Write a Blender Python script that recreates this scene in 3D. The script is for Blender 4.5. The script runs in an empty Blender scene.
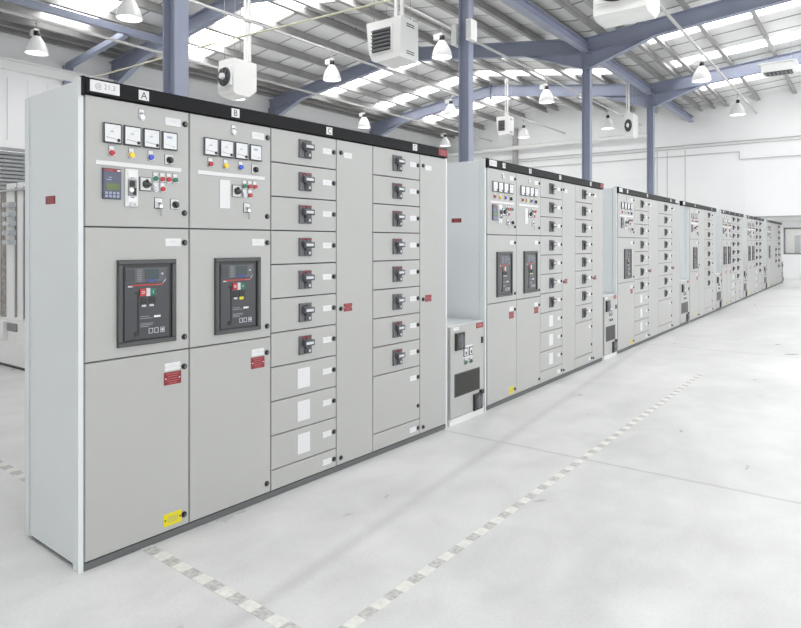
import bpy, bmesh, math, random
from mathutils import Vector, Matrix
random.seed(7)
C = bpy.context.scene.collection
R = math.radians

# ------------------------------------------------------------------ materials
def mat(name, col, rough=.5, metal=0, emit=None, es=0, spec=.5, trans=0, alpha=1):
    m = bpy.data.materials.new(name); m.use_nodes = True
    b = m.node_tree.nodes['Principled BSDF']
    b.inputs['Base Color'].default_value = (*col, 1)
    b.inputs['Roughness'].default_value = rough
    b.inputs['Metallic'].default_value = metal
    b.inputs['Specular IOR Level'].default_value = spec
    b.inputs['Transmission Weight'].default_value = trans
    if emit:
        b.inputs['Emission Color'].default_value = (*emit, 1)
        b.inputs['Emission Strength'].default_value = es
    return m

def noisy(name, c1, c2, scale, rough=.5, stretch=(1, 1, 1), spec=.5, metal=0, detail=4):
    m = mat(name, c1, rough, metal, spec=spec); nt = m.node_tree; b = nt.nodes['Principled BSDF']
    tc = nt.nodes.new('ShaderNodeTexCoord'); mp = nt.nodes.new('ShaderNodeMapping')
    mp.inputs['Scale'].default_value = stretch
    nz = nt.nodes.new('ShaderNodeTexNoise'); nz.inputs['Scale'].default_value = scale; nz.inputs['Detail'].default_value = detail
    rp = nt.nodes.new('ShaderNodeValToRGB')
    rp.color_ramp.elements[0].color = (*c1, 1); rp.color_ramp.elements[1].color = (*c2, 1)
    rp.color_ramp.elements[0].position = .3; rp.color_ramp.elements[1].position = .7
    nt.links.new(tc.outputs['Object'], mp.inputs[0]); nt.links.new(mp.outputs[0], nz.inputs['Vector'])
    nt.links.new(nz.outputs['Fac'], rp.inputs[0]); nt.links.new(rp.outputs[0], b.inputs['Base Color'])
    return m

M = {}
M['door'] = noisy('door_grey', (.365, .365, .353), (.385, .385, .373), 1.5, .42)
M['side'] = noisy('side_grey', (.62, .65, .655), (.65, .68, .685), 1.2, .33)
M['gap'] = mat('gap_dark', (.05, .052, .055), .7)
M['plinth'] = mat('plinth_grey', (.10, .105, .105), .6)
M['black'] = mat('header_black', (.008, .008, .009), .5, spec=.15)
M['lock'] = mat('lock_black', (.01, .01, .01), .3)
M['plate'] = mat('plate_white', (.62, .62, .62), .4)
M['ink'] = mat('ink_grey', (.25, .25, .25), .6)
M['inkdark'] = mat('ink_dark', (.02, .02, .02), .6)
M['red'] = mat('red_enamel', (.20, .008, .013), .4)
M['redlite'] = mat('red_print', (.38, .10, .10), .5)
M['yellow'] = mat('yellow_plate', (.60, .52, .0), .4)
M['meterface'] = mat('meter_face', (.62, .63, .64), .15)
M['lampred'] = mat('lens_red', (.36, .012, .016), .15)
M['lampyel'] = mat('lens_yellow', (.75, .5, .01), .15)
M['lampblu'] = mat('lens_blue', (.03, .07, .45), .15)
M['lampgrn'] = mat('lens_green', (.0, .12, .07), .2)
M['lampwht'] = mat('lens_white', (.7, .7, .7), .15)
M['chrome'] = mat('chrome', (.6, .6, .6), .25, 1)
M['swgrey'] = mat('switch_grey', (.22, .22, .23), .4)
M['handle'] = mat('handle_grey', (.065, .068, .075), .45)
M['hbase'] = mat('handle_base_grey', (.10, .10, .11), .45)
M['hlabel'] = mat('handle_label', (.50, .52, .55), .35)
M['acbf'] = mat('breaker_frame', (.055, .058, .058), .45)
M['acbin'] = mat('breaker_bezel', (.008, .008, .01), .3)
M['acbp'] = mat('breaker_panel', (.035, .037, .042), .35)
M['acbp2'] = mat('breaker_panel_light', (.07, .074, .082), .35)
M['lcd'] = mat('lcd_dark', (.015, .035, .04), .15)
M['lcdgreen'] = mat('lcd_green', (.09, .13, .04), .2)
M['relay'] = mat('relay_blue_grey', (.075, .085, .125), .4)
M['key'] = mat('key_lilac', (.30, .33, .46), .4)
M['glassdark'] = mat('dark_window', (.035, .035, .031), .3, spec=.15)
M['blue'] = noisy('steel_blue', (.26, .285, .375), (.285, .31, .40), 1.0, .42)
M['purlin'] = noisy('galvanised', (.36, .355, .345), (.45, .445, .435), 2.0, .45, metal=.2)
M['white'] = mat('white_paint', (.80, .80, .79), .45)
M['wall'] = noisy('wall_white', (.88, .885, .885), (.91, .915, .915), .6, .6)
M['roof'] = noisy('roof_liner', (.84, .84, .83), (.88, .88, .87), 1.0, .5, (.3, 2, 1))
M['seam'] = mat('roof_seam', (.40, .40, .39), .6)
M['heater'] = mat('heater_white', (.82, .82, .80), .4)
M['grille'] = mat('grille_dark', (.04, .045, .05), .5)
M['sky'] = mat('rooflight_panel', (.9, .9, .9), .4, emit=(1, 1, 1), es=7)
M['bulb'] = mat('lamp_bulb', (1, 1, 1), .4, emit=(1, .97, .93), es=14)
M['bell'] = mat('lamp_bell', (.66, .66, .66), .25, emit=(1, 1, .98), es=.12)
M['shutter'] = mat('shutter_grey', (.34, .35, .355), .5, metal=.1)
M['tapew'] = noisy('tape_white', (.76, .76, .71), (.62, .62, .59), 30, .5)
M['tapeg'] = noisy('tape_worn', (.34, .34, .32), (.60, .60, .58), 40, .55)
M['pipe'] = mat('pipe_cream', (.60, .58, .42), .4)
M['rust'] = noisy('busbar_brown', (.20, .16, .14), (.42, .38, .35), 12, .4, metal=.3)
M['glass'] = mat('pane_glass', (.9, .93, .95), .05, trans=.9)
M['room'] = mat('office_wall', (.75, .74, .70), .7)
M['cable'] = mat('cable_grey', (.55, .55, .54), .5)

def floor_mat():
    m = mat('concrete_floor', (.6, .6, .6), .3, spec=.35); nt = m.node_tree; b = nt.nodes['Principled BSDF']
    N = nt.nodes.new; L = nt.links.new
    g = N('ShaderNodeNewGeometry'); sp = N('ShaderNodeSeparateXYZ'); L(g.outputs['Position'], sp.inputs[0])
    def math_(op, a, bb=None, c=None):
        n = N('ShaderNodeMath'); n.operation = op
        for i, v in enumerate((a, bb, c)):
            if v is None: continue
            if isinstance(v, (int, float)): n.inputs[i].default_value = v
            else: L(v, n.inputs[i])
        return n.outputs[0]
    def noise(s, d, st=(1, 1, 1), dist=0):
        mp = N('ShaderNodeMapping'); mp.inputs['Scale'].default_value = st; L(g.outputs['Position'], mp.inputs[0])
        n = N('ShaderNodeTexNoise'); n.inputs['Scale'].default_value = s; n.inputs['Detail'].default_value = d
        n.inputs['Distortion'].default_value = dist; L(mp.outputs[0], n.inputs['Vector']); return n.outputs['Fac']
    n1 = noise(.55, 6, (1, .6, 1), .8); n2 = noise(3.2, 8, (1, .7, 1), .4); n3 = noise(60, 2)
    v = math_('ADD', math_('MULTIPLY', n1, .5), math_('ADD', math_('MULTIPLY', n2, .36), math_('MULTIPLY', n3, .14)))
    rp = N('ShaderNodeValToRGB'); L(v, rp.inputs[0]); cr = rp.color_ramp
    cr.elements[0].position = .36; cr.elements[0].color = (.50, .50, .495, 1)
    cr.elements[1].position = .62; cr.elements[1].color = (.69, .69, .685, 1)
    # saw-cut joints
    def line(val, half, soft):
        a = math_('ABSOLUTE', val); t = math_('SUBTRACT', a, half); t = math_('DIVIDE', t, soft)
        n = N('ShaderNodeClamp'); L(t, n.inputs[0]); return n.outputs[0]     # 0 on the joint, 1 away
    wob = math_('MULTIPLY', math_('SUBTRACT', n2, .5), .03)
    j1 = line(math_('ADD', math_('SUBTRACT', sp.outputs['Y'], 4.72), wob), .006, .02)
    j2 = line(math_('SUBTRACT', math_('ADD', math_('ADD', sp.outputs['X'], wob), math_('MULTIPLY', sp.outputs['Y'], .085)), .965), .01, .06)
    j3 = line(math_('SUBTRACT', sp.outputs['Y'], 10.7), .008, .03)
    j = math_('MULTIPLY', math_('MULTIPLY', j1, j3), math_('ADD', math_('MULTIPLY', j2, .6), .4))
    k = math_('ADD', math_('MULTIPLY', j, .22), .78)
    mx = N('ShaderNodeMix'); mx.data_type = 'RGBA'; mx.blend_type = 'MULTIPLY'; mx.inputs[0].default_value = 1
    cb = N('ShaderNodeCombineColor'); [L(k, cb.inputs[i]) for i in range(3)]
    L(rp.outputs[0], mx.inputs[6]); L(cb.outputs[0], mx.inputs[7]); L(mx.outputs[2], b.inputs['Base Color'])
    L(math_('ADD', math_('MULTIPLY', n2, .25), .2), b.inputs['Roughness'])
    return m
M['floor'] = floor_mat()

# ------------------------------------------------------------------ mesh builder
class MB:
    def __init__(s): s.v = []; s.f = []; s.m = []; s.sm = []; s.names = []
    def mi(s, n):
        if n not in s.names: s.names.append(n)
        return s.names.index(n)
    def add(s, vs, fs, m, smooth=False):
        o = len(s.v); s.v += [tuple(v) for v in vs]; k = s.mi(m)
        for f in fs: s.f.append(tuple(i + o for i in f)); s.m.append(k); s.sm.append(smooth)
        return s
    def box(s, x0, y0, z0, x1, y1, z1, m):
        vs = [(x, y, z) for z in (z0, z1) for y in (y0, y1) for x in (x0, x1)]
        return s.add(vs, [(0, 2, 3, 1), (4, 5, 7, 6), (0, 1, 5, 4), (2, 6, 7, 3), (0, 4, 6, 2), (1, 3, 7, 5)], m)
    def bbox(s, x0, y0, z0, x1, y1, z1, m, b=.003):   # box with a chamfered front (+x) rim
        vs = [(x0, y0, z0), (x0, y1, z0), (x0, y1, z1), (x0, y0, z1)]
        vs += [(x1 - b, y0, z0), (x1 - b, y1, z0), (x1 - b, y1, z1), (x1 - b, y0, z1)]
        vs += [(x1, y0 + b, z0 + b), (x1, y1 - b, z0 + b), (x1, y1 - b, z1 - b), (x1, y0 + b, z1 - b)]
        fs = [(0, 3, 2, 1), (8, 9, 10, 11)]
        for i in range(4):
            j = (i + 1) % 4; fs += [(i, j, 4 + j, 4 + i), (4 + i, 4 + j, 8 + j, 8 + i)]
        return s.add(vs, fs, m)
    def cyl(s, p0, p1, r, m, n=12, r1=None, caps=True):
        p0 = Vector(p0); p1 = Vector(p1); d = (p1 - p0).normalized(); r1 = r if r1 is None else r1
        a = d.orthogonal().normalized(); b = d.cross(a); vs = []
        for p, rr in ((p0, r), (p1, r1)):
            for i in range(n):
                t = 2 * math.pi * i / n; vs.append(p + (a * math.cos(t) + b * math.sin(t)) * rr)
        s.add(vs, [(i, (i + 1) % n, n + (i + 1) % n, n + i) for i in range(n)], m, True)
        if caps: s.add(vs, [tuple(range(n))[::-1], tuple(range(n, 2 * n))], m)
        return s
    def lathe(s, prof, m, c=(0, 0, 0), n=24):          # profile (r, z) about the vertical
        vs = []
        for r, z in prof:
            for i in range(n):
                t = 2 * math.pi * i / n; vs.append((c[0] + r * math.cos(t), c[1] + r * math.sin(t), c[2] + z))
        fs = []
        for k in range(len(prof) - 1):
            for i in range(n):
                j = (i + 1) % n; fs.append((k * n + i, k * n + j, (k + 1) * n + j, (k + 1) * n + i))
        return s.add(vs, fs, m, True)
    def bar(s, p0, p1, w, h, m, up=(0, 0, 1)):         # rectangular bar between two points
        p0 = Vector(p0); p1 = Vector(p1); d = (p1 - p0).normalized(); up = Vector(up)
        sd = d.cross(up).normalized(); u = sd.cross(d).normalized(); vs = []
        for p in (p0, p1):
            for a, b in ((-1, -1), (1, -1), (1, 1), (-1, 1)): vs.append(p + sd * (a * w / 2) + u * (b * h / 2))
        return s.add(vs, [(0, 3, 2, 1), (4, 5, 6, 7), (0, 1, 5, 4), (1, 2, 6, 5), (2, 3, 7, 6), (3, 0, 4, 7)], m)
    def ibeam(s, p0, p1, h, w, m, t=.018, up=(0, 0, 1)):
        p0 = Vector(p0); p1 = Vector(p1); d = (p1 - p0).normalized(); up = Vector(up)
        sd = d.cross(up).normalized(); u = sd.cross(d).normalized()
        s.bar(p0, p1, t * .7, h - t * 2, m, up)
        for k in (-1, 1): s.bar(p0 + u * k * (h / 2 - t / 2), p1 + u * k * (h / 2 - t / 2), w, t, m, up)
        return s
    def prism(s, poly, axis, a0, a1, m):               # polygon extruded along axis 'x','y' or 'z'
        n = len(poly); vs = []
        for a in (a0, a1):
            for p, q in poly:
                vs.append({'x': (a, p, q), 'y': (p, a, q), 'z': (p, q, a)}[axis])
        fs = [tuple(range(n)), tuple(range(n, 2 * n))[::-1]] + [(i, n + i, n + (i + 1) % n, (i + 1) % n) for i in range(n)]
        return s.add(vs, fs, m)
    def text(s, txt, size, m, x, y, z, depth=.0006, flip=None):   # text on a +x facing plate; centre at y, z
        me = text_mesh(txt)
        xs = [v[0] for v in me[0]]; zs = [v[1] for v in me[0]]
        cx = (min(xs) + max(xs)) / 2; cy = (min(zs) + max(zs)) / 2
        if flip: vs = [flip((v[0] - cx) * size, (v[1] - cy) * size) for v in me[0]]
        else: vs = [(x + depth, y + (v[0] - cx) * size, z + (v[1] - cy) * size) for v in me[0]]
        return s.add(vs, me[1], m)
    def mesh(s, name, fix=True):
        me = bpy.data.meshes.new(name); me.from_pydata(s.v, [], s.f)
        for n in s.names: me.materials.append(M[n])
        me.polygons.foreach_set('material_index', s.m); me.polygons.foreach_set('use_smooth', s.sm)
        if fix:
            b = bmesh.new(); b.from_mesh(me)
            bmesh.ops.remove_doubles(b, verts=b.verts, dist=1e-6)
            bmesh.ops.recalc_face_normals(b, faces=b.faces); b.to_mesh(me); b.free()
        me.update(); return me

TX = {}
def text_mesh(t):
    if t not in TX:
        cu = bpy.data.curves.new('t', 'FONT'); cu.body = t; cu.resolution_u = 3
        o = bpy.data.objects.new('t', cu); C.objects.link(o); bpy.context.view_layer.update()
        me = o.to_mesh(); TX[t] = ([tuple(v.co) for v in me.vertices], [tuple(p.vertices) for p in me.polygons])
        o.to_mesh_clear(); bpy.data.objects.remove(o); bpy.data.curves.remove(cu)
    return TX[t]

def tag(o, label=None, cat=None, group=None, kind=None):
    if label: o['label'] = label
    if cat: o['category'] = cat
    if group: o['group'] = group
    if kind: o['kind'] = kind
    return o
def link(name, data, parent=None, loc=(0, 0, 0), rz=0):
    o = bpy.data.objects.new(name, data); C.objects.link(o)
    o.location = loc; o.rotation_euler = (0, 0, rz)
    if parent: o.parent = parent
    return o
def obj(name, mb, parent=None, loc=(0, 0, 0), rz=0, fix=True): return link(name, mb.mesh(name, fix), parent, loc, rz)
CACHE = {}
def part(name, key, make, parent, loc=(0, 0, 0), label=None):   # shared mesh per kind of part
    if key not in CACHE:
        mb = MB(); make(mb); CACHE[key] = mb.mesh(name)
    o = link(name, CACHE[key], parent, loc)
    if label: o['label'] = label
    return o
def empty(name, loc, label, cat, group=None, rz=0):
    return tag(link(name, None, None, loc, rz), label, cat, group)
def struct(name, mb, loc=(0, 0, 0), fix=True): return tag(obj(name, mb, None, loc, 0, fix), kind='structure')

# ------------------------------------------------------------------ panel fittings (local: +x out of the door, y along, z up)
def f_lock(mb):
    mb.cyl((0, 0, 0), (.004, 0, 0), .0165, 'lock', 14); mb.cyl((.004, 0, 0), (.012, 0, 0), .0135, 'lock', 14, .011)
    mb.box(.0115, -.002, -.007, .0135, .002, .007, 'swgrey')
def f_name(w, h):
    def f(mb):
        mb.bbox(0, -w / 2, -h / 2, .002, w / 2, h / 2, 'plate', .0008)
        for s in (-1, 1): mb.cyl((.002, s * (w / 2 - .007), 0), (.003, s * (w / 2 - .007), 0), .0028, 'chrome', 8)
        mb.box(.0021, -w * .30, -.0015, .0024, w * .30, .0015, 'hlabel'); mb.box(.0021, -w * .2, .006, .0024, w * .2, .0085, 'hlabel')
    return f
def f_warn(mb):
    mb.bbox(0, -.053, -.035, .002, .053, .035, 'red', .001)
    for s in (-1, 1): mb.cyl((.002, s * .042, .0), (.0032, s * .042, .0), .004, 'plate', 8)
    for z, w in ((.024, .04), (.012, .03), (-.001, .033), (-.014, .036), (-.026, .025)): mb.box(.0021, -w, z - .002, .0024, w, z + .002, 'redlite')
def f_warn_small(mb):
    mb.bbox(0, -.044, -.028, .002, .044, .028, 'red', .001)
    for s in (-1, 1): mb.cyl((.002, s * .038, 0), (.0032, s * .038, 0), .0035, 'plate', 8)
    for z, w in ((.018, .034), (.006, .028), (-.006, .03), (-.018, .022)): mb.box(.0021, -w, z - .0018, .0024, w, z + .0018, 'redlite')
def f_yellow(mb):
    mb.bbox(0, -.056, -.034, .002, .056, .034, 'yellow', .001)
    for s in (-1, 1): mb.cyl((.002, s * .045, 0), (.0032, s * .045, 0), .005, 'inkdark', 8)
    for z, w in ((.012, .03), (0, .034), (-.012, .028)): mb.box(.0021, -w, z - .0018, .0024, w, z + .0018, 'ink')
def f_meter(kind):
    def f(mb):
        h = .048 if kind < 3 else .046
        mb.bbox(0, -h, -h, .012, h, h, 'swgrey', .002)
        mb.bbox(.012, -h, -h, .014, h, h, 'inkdark', .001)
        mb.box(.014, -h + .006, -h + .006, .0150, h - .006, h - .006, 'meterface')
        if kind < 3:
            # scale: marks on a quarter circle about the lower right pivot
            for i in range(9):
                t = R(92 + i * 11); r0, r1 = .056, .062
                mb.bar((.0152, .03 + r0 * math.cos(t), -.03 + r0 * math.sin(t)), (.0152, .03 + r1 * math.cos(t), -.03 + r1 * math.sin(t)), .0012, .0004, 'ink', (1, 0, 0))
            mb.bar((.0153, .028, -.028), (.0153, -.036, -.020), .0018, .0004, 'inkdark', (1, 0, 0))
            mb.cyl((.015, .031, -.031), (.0175, .031, -.031), .0085, 'inkdark', 12)
            mb.box(.0151, -.012, .006, .0154, .004, .011, 'ink')
        else:
            mb.cyl((.015, .022, -.028), (.016, .022, -.028), .003, 'inkdark', 8)
            mb.bar((.0153, .022, -.028), (.0153, -.03, -.018), .0014, .0004, 'ink', (1, 0, 0))
            mb.box(.0151, -.02, .012, .0154, .012, .024, 'key')
        mb.v = [(a, c * .98, d * 1.07) for a, c, d in mb.v]
    return f
def f_tag(mb):   # little legend plate above a button
    mb.bbox(0, -.0155, .012, .003, .0155, .036, 'plate', .0006); mb.box(.0031, -.009, .020, .0034, .009, .028, 'hlabel')
def f_lamp(c, flat=False):
    def f(mb):
        mb.bbox(0, -.017, -.02, .0025, .017, .038, 'swgrey', .0006)
        mb.box(.0026, -.0135, .018, .0032, .0135, .035, 'plate')
        mb.cyl((0, 0, 0), (.006, 0, 0), .0185, 'chrome', 14); mb.cyl((.006, 0, 0), (.016, 0, 0), .0165, c, 14, .013)
    return f
def f_btn(c):
    def f(mb):
        mb.bbox(0, -.016, -.018, .0025, .016, .036, 'swgrey', .0006); mb.box(.0026, -.013, .018, .0032, .013, .033, 'plate')
        mb.cyl((0, 0, 0), (.006, 0, 0), .0178, 'chrome', 14); mb.cyl((.006, 0, 0), (.013, 0, 0), .0150, c, 14, .0135)
    return f
def f_rotsel(mb):
    mb.bbox(0, -.024, -.026, .004, .024, .028, 'plate', .001); mb.bbox(.0, -.0255, -.0275, .003, .0255, .0295, 'inkdark', .0005)
    mb.cyl((.004, .003, -.002), (.012, .003, -.002), .0195, 'lock', 14); mb.bar((.014, -.006, .012), (.014, .012, -.016), .012, .014, 'lock', (1, 0, 0))
def f_keysw(mb):
    mb.bbox(0, -.0245, -.0285, .003, .0245, .0305, 'inkdark', .0005); mb.bbox(.001, -.022, -.025, .0045, .022, .028, 'plate', .001)
    mb.cyl((.004, .002, 0), (.012, .002, 0), .014, 'chrome', 14); mb.cyl((.012, .002, 0), (.018, .002, 0), .008, 'swgrey', 10)
    mb.bar((.018, .006, -.02), (.018, .005, -.070), .006, .002, 'swgrey', (1, 0, 0)); mb.cyl((.0165, .006, -.016), (.0195, .006, -.016), .010, 'chrome', 10)
def f_rotary(mb):
    mb.bbox(0, -.033, -.037, .004, .033, .037, 'inkdark', .001); mb.bbox(.003, -.0295, -.0335, .006, .0295, .0335, 'plate', .001)
    mb.cyl((.006, .002, -.001), (.016, .002, -.001), .021, 'lock', 16)
    mb.bar((.020, -.020, .004), (.020, .022, -.004), .014, .018, 'lock', (1, 0, 0)); mb.bar((.020, -.002, .024), (.020, .012, .0), .008, .012, 'lock', (1, 0, 0))
def f_relay(mb):
    mb.bbox(0, -.048, -.078, .014, .048, .078, 'relay', .003)
    mb.box(.0141, -.044, .062, .0148, .044, .075, 'red'); mb.box(.0149, .024, .064, .0152, .042, .072, 'plate')
    mb.box(.0149, -.040, .066, .0152, .0, .070, 'redlite')
    mb.box(.0141, -.030, .018, .0150, -.005, .022, 'key'); mb.box(.0141, -.020, .030, .0150, -.004, .034, 'key')
    mb.box(.0141, -.034, -.032, .0150, .036, .002, 'lcdgreen')
    for i in range(4):
        for j in range(2): mb.box(.0141, -.038 + i * .02, -.070 + j * .017, .0158, -.025 + i * .02, -.058 + j * .017, 'key')
def f_trip(mb):   # miniature breaker behind a clear cover in a white surround
    mb.bbox(0, -.036, -.098, .010, .036, .098, 'plate', .003)
    mb.bbox(.010, -.022, -.042, .016, .024, .044, 'swgrey', .001)
    mb.box(.016, -.014, .006, .024, .010, .036, 'inkdark'); mb.cyl((.016, -.008, -.012), (.026, -.008, -.012), .012, 'lampwht', 12)
    mb.box(.016, .004, -.036, .022, .020, .0, 'inkdark')
    mb.box(.010, -.022, .052, .014, .024, .086, 'lampwht'); mb.box(.0141, -.01, .050, .0146, .014, .054, 'ink')
    mb.box(.010, -.022, -.074, .014, .024, -.048, 'lampwht'); mb.box(.0141, -.008, -.052, .0146, .012, -.048, 'inkdark')
    mb.cyl((.010, 0, -.086), (.016, 0, -.086), .012, 'hlabel', 10); mb.cyl((.010, .014, -.086), (.014, .014, -.086), .006, 'ink', 8)
def f_toplamp(mb):
    mb.bbox(0, -.0165, -.005, .003, .0165, .036, 'swgrey', .0006); mb.box(.0031, -.0135, .012, .0036, .0135, .033, 'plate'); mb.box(.0037, -.008, .010, .0040, .008, .016, 'inkdark')
    mb.cyl((0, 0, -.008), (.006, 0, -.008), .0185, 'chrome', 14); mb.cyl((.006, 0, -.008), (.015, 0, -.008), .0165, 'lampwht', 14, .013)
def f_strip(w):
    def f(mb): mb.bbox(0, -w / 2, -.011, .004, w / 2, .011, 'plate', .001)
    return f
def f_acb(yellow):
    def f(mb):
        W, H = .167, .243
        # mitred outer frame
        for a in ((-W, -H, W, -H + .026), (-W, H - .026, W, H), (-W, -H + .026, -W + .026, H - .026), (W - .026, -H + .026, W, H - .026)):
            mb.bbox(0, a[0], a[1], .018, a[2], a[3], 'acbf', .004)
        mb.box(-.002, -W + .026, -H + .026, .006, W - .026, H - .026, 'acbin')
        mb.bbox(.006, -W + .036, -H + .034, .011, W - .044, H - .040, 'acbp', .001)
        x = .0112
        def b(y0, z0, y1, z1, m, d=.0008): mb.box(x - .001, y0, z0, x + d, y1, z1, m)
        b(-.125, .115, .105, .195, 'acbp2'); b(-.125, .118, -.075, .19, 'acbp', .0014)
        b(-.018, .13, .062, .188, 'lcd', .002)
        b(-.010, .117, .052, .128, 'acbp', .0015)
        for i in range(4): b(-.006 + i * .015, .119, .004 + i * .015, .127, 'lampblu', .003)
        for i in range(7): b(-.062, .120 + i * .0105, -.035, .124 + i * .0105, 'swgrey', .0014)
        mb.cyl((x, .082, .160), (x + .003, .082, .160), .006, 'hlabel', 10)
        b(-.112, .089, -.085, .097, 'hlabel', .0012); b(-.098, .094, .088, .102, 'lampred', .0022); b(.046, .096, .086, .1, 'redlite', .0026)
        mb.bar((x + .001, .086, .104), (x + .001, .105, .128), .003, .001, 'hlabel', (1, 0, 0))
        b(-.048, .036, -.012, .078, 'lampred', .006); b(.012, .036, .040, .078, 'lampgrn', .006); b(-.012, .034, .012, .080, 'hlabel', .0035)
        mb.text('O', .022, 'lampwht', x + .006, -.030, .057); mb.text('I', .022, 'lampwht', x + .006, .026, .057)
        b(-.072, .048, -.052, .06, 'inkdark', .002); mb.box(x, -.058, -.17, x + .003, -.052, .06, 'inkdark')
        b(-.042, -.012, -.008, .026, 'inkdark', .0025); b(.004, -.012, .042, .026, 'inkdark', .0025)
        b(-.036, -.026, -.012, -.015, 'hlabel', .002); b(.008, -.026, .032, -.014, 'yellow' if yellow else 'hlabel', .002)
        if yellow: b(.004, -.03, .034, -.01, 'yellow', .0022)
        for z, w in ((-.082, .05), (-.093, .07), (-.122, .075), (-.131, .07), (-.14, .05)): b(-.044, z - .002, -.044 + w, z + .002, 'swgrey', .0012)
        b(.034, -.092, .072, -.080, 'plate', .0015)
        b(-.078, -.19, -.052, -.165, 'inkdark', .003)
        for y in (.004, .036, .072):   # pictogram boxes
            b(y, -.182, y + .024, -.179, 'hlabel', .0012); b(y, -.155, y + .024, -.152, 'hlabel', .0012)
            b(y, -.18, y + .003, -.153, 'hlabel', .0012); b(y + .021, -.18, y + .024, -.153, 'hlabel', .0012)
        mb.cyl((x, .084, -.167), (x + .001, .084, -.167), .007, 'hlabel', 10)
        mb.v = [(a, c, d * .928) for a, c, d in mb.v]
    return f
def f_handle(redtop):
    def f(mb):
        mb.bbox(0, -.064, -.058, .012, .056, .056, 'hbase', .003)
        if redtop: mb.box(.0141, -.042, .040, .0148, .050, .052, 'red'); 
        mb.bbox(.012, -.036, -.006, .024, .040, .040, 'hbase', .005)
        mb.cyl((.012, .004, .012), (.032, .004, .012), .036, 'handle', 18, .033)
        mb.bbox(.028, -.042, -.006, .045, .058, .030, 'handle', .008)            # grip
        mb.box(.0451, -.032, .004, .0458, .038, .020, 'hlabel')
        mb.bbox(.012, -.018, -.052, .024, .044, -.020, 'handle', .004); mb.box(.0241, .014, -.046, .0246, .030, -.030, 'hlabel')
        mb.cyl((.024, .000, -.036), (.028, .000, -.036), .006, 'lock', 8)
        mb.v = [(a, c * .92 - .003, d * 1.08) for a, c, d in mb.v]
    return f
def f_paper(mb):
    mb.bbox(0, -.055, -.066, .0015, .055, .066, 'plate', .0005)
    for i in range(6):
        for j in range(3): mb.box(.0016, -.042 + j * .03, -.052 + i * .018, .0018, -.024 + j * .03, -.0495 + i * .018, 'hlabel')
def f_bigwhite(mb): mb.bbox(0, -.036, -.085, .003, .036, .085, 'plate', .001)
def f_strap(mb): pass

def lock(p, y, z): return part('lock', 'lock', f_lock, p, (0, y, z))
def nameplate(p, y, z, w=.096, h=.043): return part('name_plate', ('np', w, h), f_name(w, h), p, (0, y, z))

def door(board, y0, y1, z0, z1, name='door'):
    g = .0032
    key = ('door', round(y1 - y0, 4), round(z1 - z0, 4))
    def f(mb): mb.bbox(-.02, g, g, 0, y1 - y0 - g, z1 - z0 - g, 'door', .0035)
    return part(name, key, f, board, (0, y0, z0))

ZT = 2.368
def col_A(b, y, w, kind, detail):
    k = w / .6
    d = door(b, y, y + w, 1.711, ZT)
    P = lambda u: u * k
    Zl = lambda z: z - 1.711
    du = part('indicator_lamp', 'toplamp', f_toplamp, d, (0, P(.305), Zl(2.305)), 'white signal lamp under a legend plate')
    nameplate(d, P(.495), Zl(2.298)); lock(d, P(.570), Zl(2.297)); lock(d, P(.567), Zl(1.798))
    for i, u in enumerate((.139, .249, .359, .469)): part('panel_meter', ('meter', min(i, 3)), f_meter(i), d, (0, P(u), Zl(2.189)))
    for u, c, l in ((.139, 'lampred', 'red indicator lamp'), (.247, 'lampyel', 'yellow indicator lamp'), (.358, 'lampblu', 'blue indicator lamp')):
        part('indicator_lamp', ('lamp', c), f_lamp(c), d, (0, P(u), Zl(2.090)), l)
    part('selector_switch', 'rotsel', f_rotsel, d, (0, P(.468), Zl(2.088)))
    sw = round(w * .82, 3); part('label_strip', ('strip', sw), f_strip(sw), d, (0, P(.30), Zl(2.036)), 'long white label strip')
    if kind == 'A':
        part('protection_relay', 'relay', f_relay, d, (0, P(.137), Zl(1.932)), 'blue-grey relay with green display')
        part('trip_breaker', 'trip', f_trip, d, (0, P(.245), Zl(1.918)), 'small breaker in a white surround')
    else:
        part('label_plate', 'bigwhite', f_bigwhite, d, (0, P(.243), Zl(1.92)), 'blank white upright plate')
    part('rotary_switch', 'rotary', f_rotary, d, (0, P(.327), Zl(1.944)))
    bt = [(.386, 1.978, 'lampgrn'), (.427, 1.978, 'lampred'), (.467, 1.979, 'lampred')]
    if kind == 'A': bt.append((.507, 1.979, 'lampgrn'))
    bt += [(.387, 1.924, 'hlabel'), (.429, 1.924, 'lampred')]
    for u, z, c in bt:
        part('push_button', ('btn', c), f_btn(c), d, (0, P(u), Zl(z)), {'lampgrn': 'green push button', 'lampred': 'red push button', 'hlabel': 'grey push button'}[c])
    part('key_switch', 'keysw', f_keysw, d, (0, P(.405), Zl(1.845)))
    if kind == 'A': part('selector_switch', 'rotsel', f_rotsel, d, (0, P(.504), Zl(1.844)))
    m = door(b, y, y + w, 1.033, 1.711)
    nameplate(m, P(.495), 1.634 - 1.033); lock(m, P(.568), 1.632 - 1.033); lock(m, P(.566), 1.104 - 1.033)
    part('circuit_breaker', ('acb', kind != 'A'), f_acb(kind != 'A'), m, (0, P(.337), 1.316 - 1.033), 'dark framed breaker with red stripe and display')
    l = door(b, y, y + w, .045, 1.033)
    nameplate(l, P(.492), .948 - .045); lock(l, P(.565), .937 - .045); lock(l, P(.564), .107 - .045)
    part('warning_plate', 'warn', f_warn, l, (0, P(.492), .884 - .045), 'red warning plate')
    if kind == 'A': part('warning_plate', 'yellow', f_yellow, l, (0, P(.492), .108 - .045), 'yellow earth warning plate')

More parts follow.
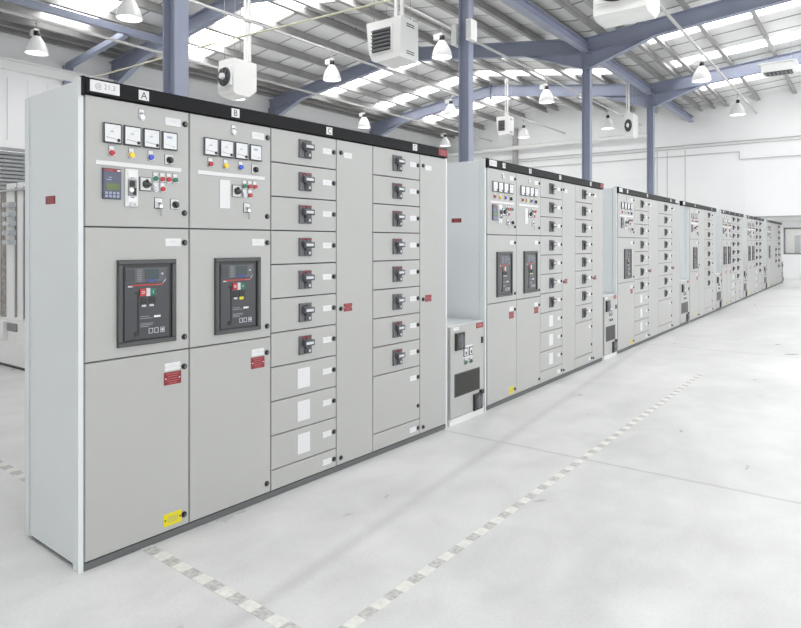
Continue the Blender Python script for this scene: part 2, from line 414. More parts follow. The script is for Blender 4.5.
def col_feed(b, y, w, n, papers, handles=True, lo=0):
    """stack of n breaker compartments, then labelled blanks"""
    k = w / .6; z = ZT; st = .2192
    def rest(d, h):
        nameplate(d, k * .505, h - .098 if h > .15 else h * .45, .085, .04); lock(d, k * .573, h - .098 if h > .15 else h * .45)
    for i in range(n):
        d = door(b, y, y + w, z - st, z, 'compartment_door'); rest(d, st)
        if i >= lo: part('rotary_handle', ('handle', i % 5 != 0), f_handle(i % 5 != 0), d, (0, k * .300, st - .106))
        z -= st
    if papers:
        for i in range(papers):
            d = door(b, y, y + w, z - st, z, 'compartment_door'); rest(d, st)
            part('schedule_label', 'paper', f_paper, d, (0, k * .285, st * .5 + .002), 'white printed schedule'); z -= st
    elif z > .4:
        d = door(b, y, y + w, .176, z, 'compartment_door'); h = z - .176; nameplate(d, k * .505, h - .09, .085, .04)
        lock(d, k * .573, h - .09); lock(d, k * .573, .11); z = .176
    d = door(b, y, y + w, .045, z, 'compartment_door'); rest(d, z - .045)

def col_cable(b, y, w, red=True):
    d = door(b, y, y + w, .045, ZT)
    for z in (2.275, 1.16, .095): lock(d, .045, z - .045)
    nameplate(d, .118, 2.262 - .045, .085, .04)
    if red: part('warning_plate', 'warn_s', f_warn_small, d, (0, .118, 1.165 - .045), 'red warning plate')

def switchboard(loc, rz, cols, label, bar0=0, letters='ABCD', bar1=0, logo=False):
    b = empty('switchboard', loc, label, 'switchboard', 'switchboards in the long row', rz)
    L = sum(c[1] for c in cols)
    mb = MB(); mb.box(-.625, .004, .05, -.021, L - .004, 2.40, 'gap'); mb.box(-.645, .004, 2.40, -.021, L - .004, 2.43, 'side')
    obj('carcass', mb, b, fix=False)
    for y, s in ((0, 1), (L, -1)):                   # end panels with corner posts
        mb = MB(); t = .02
        a, c = (y - t, y) if s > 0 else (y, y + t)
        o = (y - t - .006, y) if s > 0 else (y, y + t + .006)
        mb.box(-.59, a, .028, -.075, c, 2.435, 'side')
        mb.box(-.645, o[0], .02, -.595, o[1], 2.428, 'side'); mb.box(-.070, o[0], 0, -.012, o[1], 2.45, 'side')
        mb.box(-.61, y, .03, -.07, y + s * .002, 2.43, 'gap')
        mb.cyl((-.041, (o[0] + o[1]) / 2, 0), (-.041, (o[0] + o[1]) / 2, .003), .012, 'gap', 10)
        e = obj('end_panel', mb, b)
        if s > 0:
            def f(m):
                m.box(-.056, -.002, -.021, .056, 0, .021, 'red')
                for zz, w in ((.010, .038), (0, .03), (-.010, .036)): m.box(-w, -.0024, zz - .002, w, -.002, zz + .002, 'redlite')
            part('logo_plate', 'sideplate', f, e, (-.335, o[0] + .0055, 1.855), 'small red plate')
    mb = MB(); mb.box(-.62, -.0, 0, -.012, L, .042, 'plinth'); mb.box(-.012, .0, .012, -.006, L, .04, 'plinth'); obj('plinth', mb, b, fix=False)
    y = 0; cen = []
    for kind, w in cols:
        if kind in 'AB': col_A(b, y, w, kind, 1); cen.append(y + w * .52)
        elif kind == 'C': col_feed(b, y, w, 7, 3); cen.append(y + w * .86)
        elif kind == 'D': col_feed(b, y, w, 8, 0); cen.append(y + w * .86)
        elif kind == 'E': col_feed(b, y, w, 7, 0, lo=4); cen.append(y + w * .8)
        elif kind == 'K': col_cable(b, y, w)
        elif kind == 'k': col_cable(b, y, w, False)
        y += w
    mb = MB(); mb.bbox(-.04, bar0, 2.371, .012, L - bar1, 2.452, 'black', .003); mb.box(-.05, bar0 - .012, 2.360, .006, bar0, 2.456, 'black')
    h = obj('header_bar', mb, b, fix=False); h['label'] = 'black header rail'
    def f(m): m.bbox(0, -.076, -.029, .002, .076, .029, 'plate', .0008); m.text('@ 21.3', .036, 'ink', .002, 0, 0)
    part('title_plate', 'title', f, h, (.012, bar0 + .096, 2.414), 'white plate with lettering')
    for ch, c in zip(letters, cen):
        def f(m, ch=ch): m.bbox(0, -.029, -.026, .002, .029, .026, 'plate', .0008); m.text(ch, .052, 'inkdark', .002, 0, 0)
        part('letter_plate', ('letter', ch), f, h, (.012, c, 2.412))
    def f(m): m.bbox(0, -.065, -.029, .002, .065, .029, 'red', .0008); m.text('ABB', .034, 'redlite', .002, 0, .006); m.box(.0021, -.045, -.020, .0026, .045, -.015, 'redlite')
    if logo: part('logo_plate', 'logo', f, h, (.012, L - .068, 2.413), 'red plate with pale lettering')
    return b

S1 = [('A', .587), ('B', .590), ('C', .593), ('K', .393), ('D', .591), ('K', .385)]
B1 = switchboard((-.12, 1.628, 0), -R(2.3), S1, 'largest, nearest grey switchboard in the row, standing across the chequered floor tape', logo=True)
B2 = switchboard((0, 5.515, 0), 0, [('A', .63), ('B', .60), ('C', .63), ('K', .42), ('D', .60), ('K', .42)], 'second grey switchboard from the camera, with a pale bluish end panel', logo=True)
B3 = switchboard((0, 9.47, 0), 0, [('A', .80), ('C', .79), ('K', .61), ('D', .93), ('K', .60)], 'third grey switchboard from the camera, with a single dark breaker window', bar1=.38)
B4 = switchboard((0, 14.05, 0), 0, [('A', .80), ('k', .60), ('D', .85), ('k', .43)], 'fourth grey switchboard from the camera, header rail reaching over the low cabinet', bar0=-.66, letters='AB')
B5 = switchboard((0, 17.50, 0), 0, [('A', .62), ('B', .58), ('C', .68), ('D', .72), ('k', .60)], 'fifth grey switchboard from the camera, with two breaker windows side by side')
B6 = switchboard((0, 21.40, 0), 0, [('A', .75), ('B', .72), ('C', .72), ('D', .80), ('k', .55)], 'sixth grey switchboard from the camera, second from the far end of the row')
B7 = switchboard((0, 25.80, 0), 0, [('A', 1.1), ('k', .9), ('E', .9), ('D', 1.0), ('k', .5)], 'last and farthest grey switchboard, beside the office window in the end wall', letters='AB')

# ------------------------------------------------------------------ low units between the boards
def low_unit(y0, w, label, white_plinth=True):
    b = empty('low_cabinet', (0, y0, 0), label, 'cabinet', 'low cabinets between the switchboards')
    H = .885; k = w / .64
    mb = MB(); mb.box(-.50, 0, .055, -.02, w, H, 'side'); mb.box(-.022, .004, .06, -.0195, w - .004, H - .006, 'gap'); obj('body', mb, b, fix=False)
    mb = MB(); mb.box(-.5, 0, 0, -.005, w, .055, 'plate' if white_plinth else 'plinth'); p = obj('plinth', mb, b); p['label'] = 'white plinth' if white_plinth else 'dark plinth'
    d = door(b, .006, w - .006, .058, H - .002)
    Z = lambda z: z - .058
    def fan(m):
        m.bbox(0, -.075, -.078, .022, .075, .078, 'lock', .006); m.cyl((.022, 0, 0), (.024, 0, 0), .058, 'grille', 20)
        for q in (.018, .036, .054):
            for i in range(16):
                t = i * math.pi / 8; t2 = t + math.pi / 8; m.bar((.026, q * math.cos(t), q * math.sin(t)), (.026, q * math.cos(t2), q * math.sin(t2)), .004, .004, 'swgrey', (1, 0, 0))
        m.box(.024, -.003, -.065, .030, .003, .065, 'swgrey')
    def fan2(m):
        fan(m)
        m.bbox(.0, .045, .06, .026, .095, .1, 'lock', .004)
    part('vent', 'fan', fan, d, (0, .155 * k, Z(.742)), 'black louvred fan vent')
    part('vent', 'fan2', fan2, d, (0, .49 * k, Z(.135)), 'black louvred fan vent')
    def win(m):
        m.bbox(0, -.235 * k, -.105, .004, .235 * k, .105, 'acbf', .002); m.box(.004, -.225 * k, -.097, .005, .225 * k, .097, 'glassdark')
    part('inspection_window', ('win', round(k, 3)), win, d, (0, .305 * k, Z(.348)), 'dark glazed window')
    def gauge(m):
        m.bbox(0, -.034, -.04, .006, .034, .04, 'inkdark', .001); m.box(.006, -.026, -.032, .007, .026, .032, 'meterface'); m.box(.0071, -.010, -.022, .008, .012, .006, 'inkdark')
    mb2 = lambda m: m.bbox(0, -.085, -.058, .002, .085, .058, 'plate', .0006)
    part('label_plate', 'gback', mb2, d, (0, .312 * k, Z(.628)), 'white backing plate')
    for u in (.265, .362): part('panel_meter', 'gauge', gauge, d, (.002, u * k, Z(.628)))
    for u in (.268, .365): part('indicator_lamp', ('lamp', 'lampgrn'), f_lamp('lampgrn'), d, (.002, u * k, Z(.535)), 'green indicator lamp')
    def lk(m): m.bbox(0, -.014, -.03, .012, .014, .03, 'lock', .003)
    part('door_latch', 'latch', lk, d, (0, .585 * k, Z(.705)), 'black door latch')
    part('logo_plate', 'logo2', lambda m: (m.bbox(0, -.065, -.024, .002, .065, .024, 'red', .0008), m.box(.0021, -.045, -.010, .0026, .045, .010, 'redlite')), d, (0, .54 * k, Z(.848)), 'red plate')
    nameplate(d, .10 * k, Z(.858), .10, .03)
    return b
low_unit(4.835, .62, 'low grey cabinet with white plinth between the nearest and second switchboards')
low_unit(8.875, .535, 'low grey cabinet between the second and third switchboards')
low_unit(13.235, .745, 'low grey cabinet under the header rail left of the fourth switchboard', False)
low_unit(16.765, .66, 'low grey cabinet between the fourth and fifth switchboards', False)
low_unit(20.74, .585, 'low grey cabinet between the fifth and sixth switchboards', False)
low_unit(24.98, .745, 'low grey cabinet just before the farthest switchboard', False)
low_unit(30.25, .5, 'low grey cabinet at the far end of the row, beyond the last switchboard', False)

# ------------------------------------------------------------------ setting
XL, XV, XR = -14.96, -2.96, 9.04
YN, YE, YB = -3.0, 28.1, 34.1
mb = MB(); mb.box(XL - .2, YN, -.15, 12, YB + 4, 0, 'floor'); struct('floor', mb)

def zc(X):      # rafter centre height
    if X < XV: return 6.70 + .14 * min(X - XL, XV - X)
    return 6.72 + .085 * min(X - XV, XR - X)
def zr(X): return zc(X) + .20 + .24      # underside of the roof sheet
XM1, XM2 = (XL + XV) / 2, (XV + XR) / 2
SK = {'L': [(-.3, .7), (7.5, 8.7), (11.1, 12.3), (17.2, 18.4), (20.7, 21.5), (24.2, 25.2)],
      'R': [(-.3, .7), (7.2, 8.2), (11.2, 12.3), (17.75, 18.75), (20.95, 21.7), (24.7, 25.6)]}
xs = [XL, XL + 1.2, XM1, XV - .9, XV, XV + .9, XM2, XR]
mb = MB(); n = 1; panes = []
for i in range(len(xs) - 1):
    xa, xb = xs[i], xs[i + 1]; st = SK['L' if i < 4 else 'R']
    cuts = sorted({YN - .2, YE + .2} | {a for q in st for a in q})
    for ya, yb in zip(cuts[:-1], cuts[1:]):
        za, zb = zr(xa), zr(xb); hole = (ya, yb) in st and i in (1, 2, 5, 6)
        e, t = (.04, .06) if hole else (0, .1)
        vs = [(xa, ya, za + e), (xb, ya, zb + e), (xb, yb, zb + e), (xa, yb, za + e), (xa, ya, za + t), (xb, ya, zb + t), (xb, yb, zb + t), (xa, yb, za + t)]
        q = MB() if hole else mb
        q.add(vs, [(0, 1, 2, 3), (4, 7, 6, 5), (0, 4, 5, 1), (1, 5, 6, 2), (2, 6, 7, 3), (3, 7, 4, 0)], 'sky' if hole else 'roof')
        if hole: n += 1; struct('window_%d' % n, q, fix=False)
for st, spans in ((SK['L'], ((XL, XM1), (XM1, XV))), (SK['R'], ((XV, XM2), (XM2, XR)))):
    yy = YN + .4
    while yy < YE:
        if not any(a - .05 < yy < b + .05 for a, b in st):
            for xa, xb in spans: mb.bar((xa, yy, zr(xa) - .008), (xb, yy, zr(xb) - .008), .025, .02, 'seam')
        yy += 1.0
struct('ceiling', mb, fix=False)

# left wall: ribbed cladding, opening filled by the roller shutter
mb = MB(); zt = zr(XL)
mb.box(XL - .2, YN, 4.05, XL, YE, zt, 'wall'); mb.box(XL - .2, YN, 0, XL, 3.2, 4.05, 'wall'); mb.box(XL - .2, 8.4, 0, XL, YE, 4.05, 'wall')
y = YN + .3
while y < YE:
    if not 3.2 < y < 8.4: mb.box(XL, y, 0, XL + .03, y + .05, 5.9, 'wall')
    else: mb.box(XL, y, 4.3, XL + .03, y + .05, 5.9, 'wall')
    y += .5
struct('wall_left', mb, fix=False)
mb = MB(); mb.box(XL, YN, 6.08, XL + .18, YE, 6.30, 'white'); mb.box(XL, YN, 6.30, XL + .3, YE, 6.34, 'white'); struct('trim_1', mb, fix=False)
mb = MB()
for i in range(40): mb.prism([(XL - .04, i * .1), (XL + .02, i * .1 + .02), (XL + .02, i * .1 + .075), (XL - .04, i * .1 + .1)], 'y', 3.3, 8.3, 'shutter')
d1 = struct('door_1', mb, fix=False)
mb = MB(); mb.box(XL, 3.2, 4.0, XL + .10, 8.4, 4.08, 'shutter'); mb.box(XL, 3.2, 0, XL + .08, 3.3, 4.1, 'shutter'); mb.box(XL, 8.3, 0, XL + .08, 8.4, 4.1, 'shutter')
obj('shutter_housing', mb, d1, fix=False)

mb = MB(); mb.prism([(XL, 0), (XR + .2, 0), (XR + .2, zr(XR)), (XM2, zr(XM2)), (XV, zr(XV)), (XM1, zr(XM1)), (XL, zr(XL))], 'y', YN - .15, YN, 'wall'); struct('wall_near_light_block', mb)  # unseen wall behind the camera, added to block light from the back
# far end: gable wall above an opening, with a lower recessed back wall
def gable(mb, y0, y1, z0, m):
    pts = [(XL, z0), (XR + .2, z0), (XR + .2, zr(XR)), (XM2, zr(XM2)), (XV, zr(XV)), (XM1, zr(XM1)), (XL, zr(XL))]
    mb.prism(pts, 'y', y0, y1, m)
mb = MB(); gable(mb, YE, YE + .15, 2.64, 'wall')
for x in (-12.2, -9.9, -7.4, -5.0, -1.05, 1.6, 4.2): mb.box(x, YE - .012, 2.64, x + .035, YE, 6.3, 'wall')
for z in (4.4,): mb.box(XL, YE - .015, z, XR, YE, z + .03, 'wall')
mb.box(XL, YE - .03, 2.62, XR, YE + .16, 2.66, 'seam')
struct('wall_far', mb, fix=False)
mb = MB(); mb.box(XL, YE, 0, -3.6, YE + .15, 2.64, 'wall'); struct('wall_far_lower', mb)
mb = MB(); mb.box(-3.6, YE + .15, 2.64, XR + .2, YB, 2.74, 'wall'); struct('ceiling_recess', mb)
mb = MB(); X0, X1 = -.30, 1.9; z0, z1 = 1.12, 2.33
mb.box(-3.6, YB, 0, X0, YB + .15, 2.64, 'wall'); mb.box(X1, YB, 0, XR + .2, YB + .15, 2.64, 'wall')
mb.box(X0, YB, 0, X1, YB + .15, z0, 'wall'); mb.box(X0, YB, z1, X1, YB + .15, 2.64, 'wall'); struct('wall_back', mb)
mb = MB(); mb.box(-3.7, YE + .15, 0, -3.6, YB, 2.64, 'wall'); struct('wall_recess_left', mb)
mb = MB()
for a in ((X0, z0, X1, z0 + .06), (X0, z1 - .07, X1, z1), (X0, z0, X0 + .06, z1), (X1 - .06, z0, X1, z1), (.72, z0, .78, z1)):
    mb.box(a[0], YB - .03, a[1], a[2], YB + .1, a[3], 'swgrey')
w1 = struct('window_1', mb, fix=False)
mb = MB(); mb.box(X0 + .06, YB + .03, z0 + .06, X1 - .06, YB + .04, z1 - .07, 'glass'); obj('pane', mb, w1)
mb = MB(); mb.box(-1.5, YB + 3, 0, 4, YB + 3.1, 2.64, 'room'); mb.box(-1.5, YB + .15, 2.64, 4, YB + 3.1, 2.7, 'room'); mb.box(-1.6, YB + .15, 0, -1.5, YB + 3.1, 2.7, 'room'); struct('wall_office', mb)
mb = MB(); mb.box(-.06, YB + 2.2, 0, .16, YB + 2.5, 2.0, 'shutter'); tag(obj('locker', mb), 'tall grey locker seen through the office window', 'locker')
mb = MB(); mb.box(-.3, YB + .9, 1.08, 1.4, YB + 1.6, 1.12, 'room'); mb.box(-.25, YB + .95, 0, -.2, YB + 1.0, 1.08, 'room'); mb.box(1.3, YB + 1.5, 0, 1.35, YB + 1.55, 1.08, 'room'); tag(obj('desk', mb), 'pale counter behind the office window', 'desk')

# ------------------------------------------------------------------ steel frames
ORD = ['nearest', 'second', 'third', 'fourth']
FY = [4.08, 10.12, 16.25, 22.15]
for i, y in enumerate(FY):
    c = empty('steel_column', (XV, y, 0), ['nearest blue-grey steel column, rising behind the nearest switchboard',
        'blue-grey steel column with small white boxes, behind the second switchboard end panel',
        'blue-grey steel column rising behind the right half of the second switchboard',
        'blue-grey steel column rising behind the third switchboard, farthest freestanding one'][i], 'column', 'blue-grey columns along the roof valley')
    mb = MB(); zt_ = zc(XV) - .1; W = .24
    mb.box(-.105, -.085, 0, -.092, .085, zt_, 'blue'); mb.box(.092, -.085, 0, .105, .085, zt_, 'blue'); mb.box(-.092, -.006, 0, .092, .006, zt_, 'blue')
    obj('shaft', mb, c, fix=False)
    mb = MB(); mb.box(-.2, -.2, 0, .2, .2, .02, 'blue')
    for sx in (-1, 1):
        for sy in (-1, 1): mb.cyl((sx * .165, sy * .165, .02), (sx * .165, sy * .165, .05), .014, 'purlin', 6)
    obj('base_plate', mb, c, fix=False)
    # rafters of this frame
    for nm, xa, xb in (('left', XL, XV), ('right', XV, XR)):
        xm = (xa + xb) / 2; mb = MB()
        for p, q in ((xa, xm), (xm, xb)): mb.ibeam((p, y, zc(p)), (q, y, zc(q)), .40, .18, 'blue', .02)
        for e, s in ((xa, 1), (xb, -1)):      # haunches
            x2 = e + s * 1.7; zA, zB = zc(e) - .19, zc(x2) - .19
            mb.prism([(e, zA), (x2, zB), (e, zA - .42)], 'y', y - .008, y + .008, 'blue')
            mb.bar((e, y, zA - .42), (x2, y, zB), .18, .02, 'blue')
        mb.box(xm - .01, y - .1, zc(xm) - .35, xm + .01, y + .1, zc(xm) + .2, 'blue')
        w = {'left': 'left roof span', 'right': 'right roof span'}[nm]
        o = obj('roof_beam', mb, None, fix=False)
        tag(o, ['blue-grey steel roof beam across the %s over the nearest column' % w,
                'blue-grey roof beam across the %s meeting the second column' % w,
                'blue-grey roof beam across the %s meeting the third column' % w,
                'blue-grey roof beam across the %s meeting the farthest freestanding column' % w][i], 'roof beam', 'blue-grey roof beams')
    mb = MB(); mb.box(XL, y - .09, 0, XL + .28, y + .09, zc(XL) - .1, 'blue')
    tag(obj('wall_column', mb), '%s blue-grey column against the left wall, under a roof beam end' % ORD[i], 'column', 'columns on the left wall')
mb = MB(); mb.box(XL, 8.70, 4.4, XL + .16, 8.92, 6.5, 'blue'); mb.box(XL, 8.70, 0, XL + .16, 8.92, 4.4, 'blue')
tag(obj('wall_column', mb), 'slim blue-grey post on the left wall beside the roller shutter', 'column')
mb = MB(); mb.ibeam((XV, YN, 6.66), (XV, YE, 6.66), .22, .18, 'blue', .02); tag(obj('valley_beam', mb, fix=False), 'long blue-grey steel beam running along the roof valley over the columns', 'roof beam')
mb = MB(); mb.bar((-12.0, YN, 6.92), (-12.0, 10.0, 6.92), .12, .16, 'blue'); tag(obj('tie_beam', mb), 'blue-grey steel tie running front to back under the left roof slope', 'roof beam')
mb = MB(); mb.bar((-12.02, 8.84, 6.86), (XL + .1, 8.80, 6.50), .14, .14, 'blue'); tag(obj('diagonal_brace', mb), 'short blue-grey brace from the tie beam down to the left wall post', 'brace')
mb = MB(); mb.box(-10.9, YE - .2, 0, -10.68, YE - .012, 7.1, 'purlin'); tag(obj('wall_column', mb), 'grey post against the far wall above the second switchboard', 'column')

# purlins: galvanised Z sections lying on the roof beams
words = ['first', 'second', 'third', 'fourth', 'fifth', 'sixth', 'seventh', 'eighth']
def purlin(x, label, grp):
    z = zc(x) + .20; mb = MB()
    mb.box(-.004, YN, 0, .004, YE, .235, 'purlin'); mb.box(-.09, YN, .229, .004, YE, .237, 'purlin'); mb.box(-.004, YN, 0, .10, YE, .008, 'purlin')
    mb.box(.094, YN, .0, .10, YE, .035, 'purlin')
    tag(obj('purlin', mb, None, (x, 0, z), fix=False), label, 'purlin', grp)
for span, (x0, xm, x1) in (('left', (XL, XM1, XV)), ('right', (XV, XM2, XR))):
    if span == 'left':
        for i, o in enumerate((.30, .65, 1.0, 1.45, 2.4, 3.5, 4.6, 5.7)): purlin(x0 + o, '%s galvanised purlin from the left wall under the left roof span' % words[i], 'roof purlins')
        for i, o in enumerate((.33, .68, 1.45, 2.36, 3.5, 4.6, 5.76)): purlin(x1 - o, '%s galvanised purlin left of the roof valley' % words[i], 'roof purlins')
    else:
        for i, o in enumerate((.33, .80, 1.28, 2.38, 3.57, 4.75, 5.7)): purlin(x0 + o, '%s galvanised purlin right of the roof valley' % words[i], 'roof purlins')
        for i, o in enumerate((.35, 1.2, 2.3, 3.4, 4.5, 5.6)): purlin(x1 - o, '%s galvanised purlin from the right-hand edge of the roof' % words[i], 'roof purlins')

# ------------------------------------------------------------------ high-bay lamps, trunking
def make_lamp(label, x, y):
    b = empty('high_bay_lamp', (x, y, 5.88), label, 'lamp', 'high-bay lamps under the roof')
    def bell(m):
        pr = [(.235, 0), (.237, .02), (.222, .10), (.188, .20), (.14, .29), (.10, .35), (.08, .38)]
        m.lathe(pr, 'bell', n=24); m.lathe([(r - .008, z + .004) for r, z in pr][::-1], 'bell', n=24)
        m.lathe([(.235, 0), (.227, .004)], 'bell', n=24)
    part('reflector', 'bell', bell, b, label='white bell-shaped reflector')
    part('bulb', 'bulb', lambda m: m.lathe([(.0, .06), (.05, .07), (.07, .13), (.06, .2), (.035, .28), (.03, .36)], 'bulb', n=14), b)
    def g(m):
        m.cyl((0, 0, .375), (0, 0, .50), .062, 'lock', 14); m.box(-.11, -.05, .42, .02, .05, .56, 'heater'); m.box(-.20, -.05, .43, -.11, .05, .55, 'heater')
    part('control_gear', 'gear', g, b)
    def hk(m): m.cyl((0, 0, .5), (0, 0, .66), .01, 'purlin', 8); m.lathe([(.012, .66), (.03, .68), (.012, .70)], 'purlin', n=10)
    part('hanger', 'hook', hk, b)
    mb = MB(); mb.cyl((0, 0, .69), (0, 0, 6.618 - 5.88), .006, 'purlin', 6); obj('cable', mb, b)
    return b
XG = [(-12.1, 'nearest the left wall'), (-8.35, 'second from the left wall'), (-4.95, 'just left of the columns'), (-.62, 'above the switchboard row')]
YG = [(6.75, 'closest to the camera'), (12.41, 'second one back'), (18.25, 'third one back'), (23.8, 'farthest back')]
for i, (x, lx) in enumerate(XG):
    for j, (y, ly) in enumerate(YG):
        if (i, j) in ((2, 0), (3, 0), (3, 1)): continue
        make_lamp('white bell lamp, line %s, %s' % (lx, ly), x, y)
for i, (x, lx) in enumerate(XG):
    mb = MB(); xx = x; [mb.cyl((x, q, 6.66), (x, q, zc(x) - .201), .006, 'purlin', 6) for q in FY]; mb.box(xx - .03, YN, 6.62, xx + .03, YE, 6.66, 'cable'); mb.box(xx - .03, YN, 6.66, xx - .024, YE, 6.69, 'cable')
    tag(obj('cable_trunking', mb, fix=False), 'long thin pale trunking above the lamp line %s' % lx, 'trunking', 'lamp trunking')

# ------------------------------------------------------------------ unit heaters
def heater(loc, label, fan=False, fx=0, size=(1, 1, 1)):
    b = empty('unit_heater', loc, label, 'heater', 'white unit heaters hung from the roof')
    W, D, H = (.40, .28, .38) if not fan else (.26, .33, .40)
    b.scale = size
    mb = MB()   # side profile with chamfered lower edges
    if not fan:
        pr = [(-W, H), (-W + .06, -H + .20), (-W + .14, -H + .04), (-W + .24, -H), (W - .02, -H + .03), (W, -H + .10), (W, H)]
        mb.prism(pr, 'y', -D, D, 'heater')
    else:
        pr = [(-D, H), (-D, -H + .05), (-D + .08, -H), (D - .2, -H), (D, -H + .16), (D, H)]
        mb.prism(pr, 'x', -W, W, 'heater')
    obj('casing', mb, b)
    if not fan:
        mb = MB(); y = -D
        mb.box(-.29, y - .012, -.24, .22, y, .26, 'heater'); mb.box(-.25, y - .014, -.20, .18, y - .010, .22, 'grille')
        g = obj('outlet', mb, b); g['label'] = 'dark louvred outlet'
        mb = MB()
        for i in range(6):
            z = -.165 + i * .07; mb.bar((-.25, y - .03, z), (.18, y - .03, z), .045, .008, 'swgrey', (0, .5, 1))
        obj('louvres', mb, g, fix=False)
        mb = MB()
        for z in (.24, .28, -.22, -.26): mb.box(W, -.10, z, W + .006, .14, z + .015, 'grille')
        obj('side_slots', mb, b, fix=False)
    else:
        mb = MB(); mb.bbox(0, 0, 0, .001, .001, .001, 'heater')
        mb = MB(); y = -D
        mb.box(-.22, y - .05, -.20, .20, y, .22, 'heater')
        mb.cyl((0, y - .05, 0), (0, y - .09, 0), .215, 'grille', 24, .19)
        mb.cyl((0, y - .09, 0), (0, y - .16, 0), .075, 'heater', 16, .06)
        for k in range(8):
            t = k * math.pi / 4; mb.bar((.06 * math.cos(t), y - .10, .06 * math.sin(t)), (.18 * math.cos(t), y - .10, .18 * math.sin(t)), .008, .008, 'swgrey', (0, 1, 0))
        f = obj('fan', mb, b, fix=False); f['label'] = 'dark round fan with pale hub'
    zt_ = zr(loc[0]) - loc[2]; zu = zc(loc[0]) + .19 - loc[2]
    for sx, sy in ((-1, 1), (1, 1), (-1, -1), (1, -1)):
        mb = MB(); mb.cyl((sx * W * .7, sy * D * .7, H), (sx * W * .7, sy * D * .7, zu), .006, 'purlin', 6); obj('hanger_rod', mb, b)
    mb = MB()
    for q in (-.07, .06): mb.cyl((q + fx, .12, H), (q + fx, .12, zt_), .042, 'heater', 12)
    f = obj('flue', mb, b, fix=False); f['label'] = 'pair of white flue pipes'
    return b
heater((-8.70, 9.62, 5.36), 'white heater with its round dark fan facing the camera, above the nearest switchboard', True, fx=.195)
heater((-4.25, 9.60, 5.36), 'white unit heater with a dark louvred outlet, above the nearest switchboard', fx=.08)
heater((-.02, 9.95, 5.42), 'white unit heater cut by the top edge of the picture', True, fx=-.08, size=(1.5, 1.1, 1))
heater((-3.32, 21.2, 5.4), 'narrow far white heater just left of the farthest freestanding column', True, fx=-.24, size=(.55, .8, .95))
heater((-7.75, 21.0, 5.85), 'small far white heater between the second and third columns in the picture', fx=.02, size=(.6, .8, .9))
b = empty('ceiling_heater', (.85, 21.0, 6.45), 'flat white ceiling heater with dark underside, below a roof beam', 'heater')
mb = MB(); mb.box(-.40, -.3, 0, .40, .3, .22, 'heater'); mb.box(-.46, -.36, .22, .46, .36, .25, 'heater'); obj('casing', mb, b, fix=False)
mb = MB(); mb.box(-.34, -.25, -.012, .34, .25, 0, 'grille')
for i in range(7): mb.box(-.32 + i * .1, -.25, -.03, -.30 + i * .1, .25, -.012, 'swgrey')
obj('underside_grille', mb, b, fix=False)
mb = MB()
for s in (-1, 1): mb.cyl((s * .3, 0, .25), (s * .3, 0, zr(.85) - 6.45), .008, 'purlin', 6)
obj('hanger_rod', mb, b, fix=False)
for dx, dy, lab in ((.13, -.12, 'small white junction box on the right face of the second column'), (-.24, -.02, 'small white junction box on the left side of the second column')):
    mb = MB(); mb.box(XV + dx, FY[1] + dy - .1, 5.25, XV + dx + .1, FY[1] + dy + .12, 5.62, 'heater'); mb.box(XV + dx - .0, FY[1] + dy - .104, 5.27, XV + dx + .1, FY[1] + dy - .1, 5.6, 'plate')
    tag(obj('junction_box', mb, fix=False), lab, 'box')

# pipes
def pipe(name, pts, r, m, label, cat='pipe'):
    mb = MB()
    for a, b_ in zip(pts[:-1], pts[1:]): mb.cyl(a, b_, r, m, 8)
    return tag(obj(name, mb, fix=False), label, cat)
pipe('gas_pipe', [(-14.7, 8.9, 6.03), (-8.6, 8.95, 6.03), (-3.3, 9.30, 6.03), (1.5, 9.5, 6.03)], .018, 'pipe', 'thin cream pipe crossing under the roof in front of the heaters')
pipe('conduit', [(XL + .1, YE - .06, 5.62), (9, YE - .06, 5.62)], .022, 'cable', 'upper grey conduit running across the far wall')
pipe('conduit', [(XL + .1, YE - .06, 5.50), (9, YE - .06, 5.50)], .018, 'cable', 'middle grey conduit running across the far wall, just under the upper one')
pipe('conduit', [(XL + .1, YE - .06, 5.20), (-1.2, YE - .06, 5.20), (-1.2, YE - .06, 4.9), (9, YE - .06, 4.9)], .02, 'cable', 'lowest stepped grey conduit across the far wall')
pipe('duct', [(XL + .1, YE - .3, 6.15), (-4.6, YE - .3, 6.15)], .11, 'heater', 'white round duct across the left part of the far wall', 'duct')
for i, x in enumerate((-4.6, -4.3, -3.9, -3.2)):
    pipe('conduit', [(x, YE - .0145, 2.65), (x, YE - .0145, 5.45)], .014, 'cable', '%s thin vertical conduit on the far wall beside the farthest freestanding column' % words[i])

# ------------------------------------------------------------------ floor tape
def tape(name, p0, p1, label, w=.034):
    p0 = Vector(p0); p1 = Vector(p1); L = (p1 - p0).length; d = (p1 - p0) / L; s = Vector((-d.y, d.x)); n_ = int(L / .09)
    mb = MB()
    for i in range(n_):
        a = p0 + d * i * L / n_; b_ = p0 + d * (i + 1) * L / n_; sh = d * .0
        q = [a - s * w, b_ - s * w, b_ + s * w, a + s * w]
        vs = [(v.x, v.y, .0015) for v in q]; vs += [(v.x, v.y, .0001) for v in q]
        mb.add(vs, [(0, 1, 2, 3), (4, 7, 6, 5), (0, 4, 5, 1), (2, 6, 7, 3)], 'tapew' if i % 2 else 'tapeg')
    tag(obj(name, mb, fix=False), label, 'tape')
tape('floor_tape', (-3.0, 2.10), (1.175, 1.90), 'short chequered floor tape running out from under the nearest switchboard')
tape('floor_tape', (1.22, 1.60), (1.29, 8.7), 'long chequered floor tape running along the aisle parallel to the switchboards', .028)

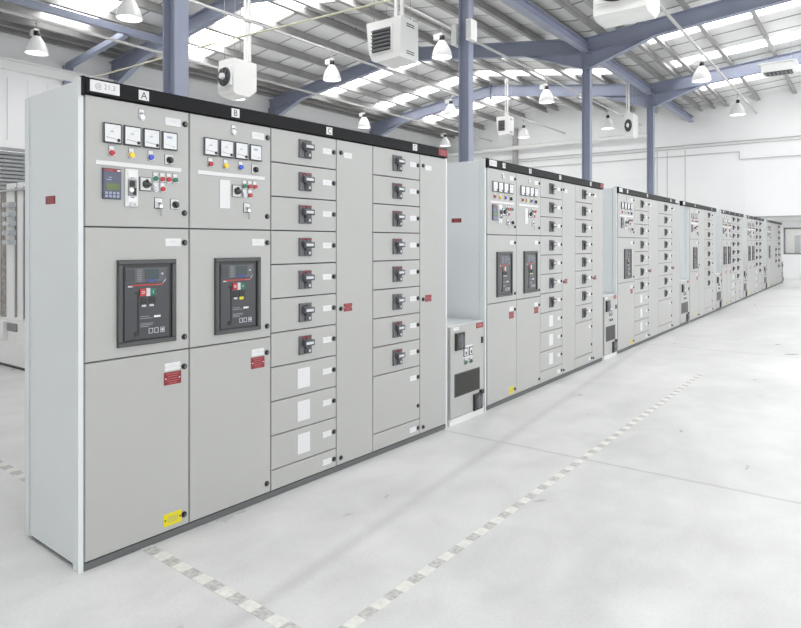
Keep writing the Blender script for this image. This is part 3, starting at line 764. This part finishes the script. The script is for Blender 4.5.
# ------------------------------------------------------------------ busbar rack behind the nearest board
b = empty('busbar_rack', (-6.1, 4.1, 0), 'tall rack of pale busbars on a white base, half hidden behind the nearest switchboard', 'rack')
mb = MB(); mb.box(-1.6, -.35, .03, .6, .5, .30, 'white'); mb.box(-1.6, -.36, .0, .6, .45, .03, 'gap'); mb.box(-1.55, -.2, .30, .55, .4, .58, 'white')  # thin dark slab at floor level paints in the shadow line under the base
mb.box(-.45, -.215, .43, -.17, -.2, .54, 'ink'); mb.cyl((-.85, -.36, .10), (-.85, -.44, .10), .07, 'cable', 10); mb.box(-.52, -.26, .30, -.46, -.2, .56, 'white')
obj('base', mb, b, fix=False)
for x0, x1 in ((-1.35, -1.2), (-.95, -.78), (-.16, -.07), (.40, .52)):
    mb = MB(); mb.box(x0, -.10, .58, x1, 0, 2.38, 'rust'); mb.box(x0 + .02, -.11, .58, x0 + .045, -.10, 2.38, 'chrome'); obj('upright', mb, b)
for x0, x1 in ((-1.12, -1.0), (-.70, -.46), (-.36, -.20), (.05, .20)):
    mb = MB(); mb.box(x0, -.12, .58, x1, -.09, 2.46, 'white'); mb.box(x1, -.11, .60, x1 + .02, -.08, 2.4, 'ink'); obj('busbar', mb, b, fix=False)
for z in (1.64, 1.77, 1.90, 2.03, 2.16):
    mb = MB(); mb.box(-.66, -.19, z - .032, -.40, -.12, z + .032, 'hlabel'); mb.box(-.62, -.21, z - .018, -.55, -.19, z + .018, 'plate'); mb.box(-.50, -.21, z - .018, -.43, -.19, z + .018, 'plate'); obj('insulator', mb, b, fix=False)
mb = MB(); mb.cyl((-1.5, -.15, 2.36), (.6, -.15, 2.36), .02, 'chrome', 8); obj('cross_rail', mb, b, fix=False)

# ------------------------------------------------------------------ light, camera
def area(x, y, z, sx, sy, p):
    l = bpy.data.lights.new('added_fill_light', 'AREA'); l.shape = 'RECTANGLE'; l.size = sx; l.size_y = sy; l.energy = p
    o = bpy.data.objects.new('added_fill_light', l); C.objects.link(o); o.location = (x, y, z)
area(1.0, 31.2, 2.62, 6, 3, 75)      # added fill lights without visible fixtures, brightening the low bay and the office
area(1.0, 35.6, 2.6, 3, 1.5, 45)
w = bpy.data.worlds.new('World'); bpy.context.scene.world = w; w.use_nodes = True
bg = w.node_tree.nodes['Background']; bg.inputs[0].default_value = (.96, .98, 1, 1); bg.inputs[1].default_value = 2.2

cam = bpy.data.cameras.new('Camera'); co = bpy.data.objects.new('Camera', cam); C.objects.link(co)
co.location = (3.02, 0, 1.63); co.rotation_euler = (R(90), 0, R(36.4))
cam.sensor_width = 36; cam.lens = 642 / 801 * 36; cam.shift_y = -71 / 801; cam.clip_start = .05; cam.clip_end = 200
sc = bpy.context.scene; sc.camera = co
sc.view_settings.view_transform = 'Standard'; sc.view_settings.look = 'None'
sc.view_settings.exposure = .16; sc.view_settings.gamma = 1; sc.view_settings.use_curve_mapping = False
sc.cycles.use_denoising = True
sc.cycles.max_bounces = 8; sc.cycles.diffuse_bounces = 5
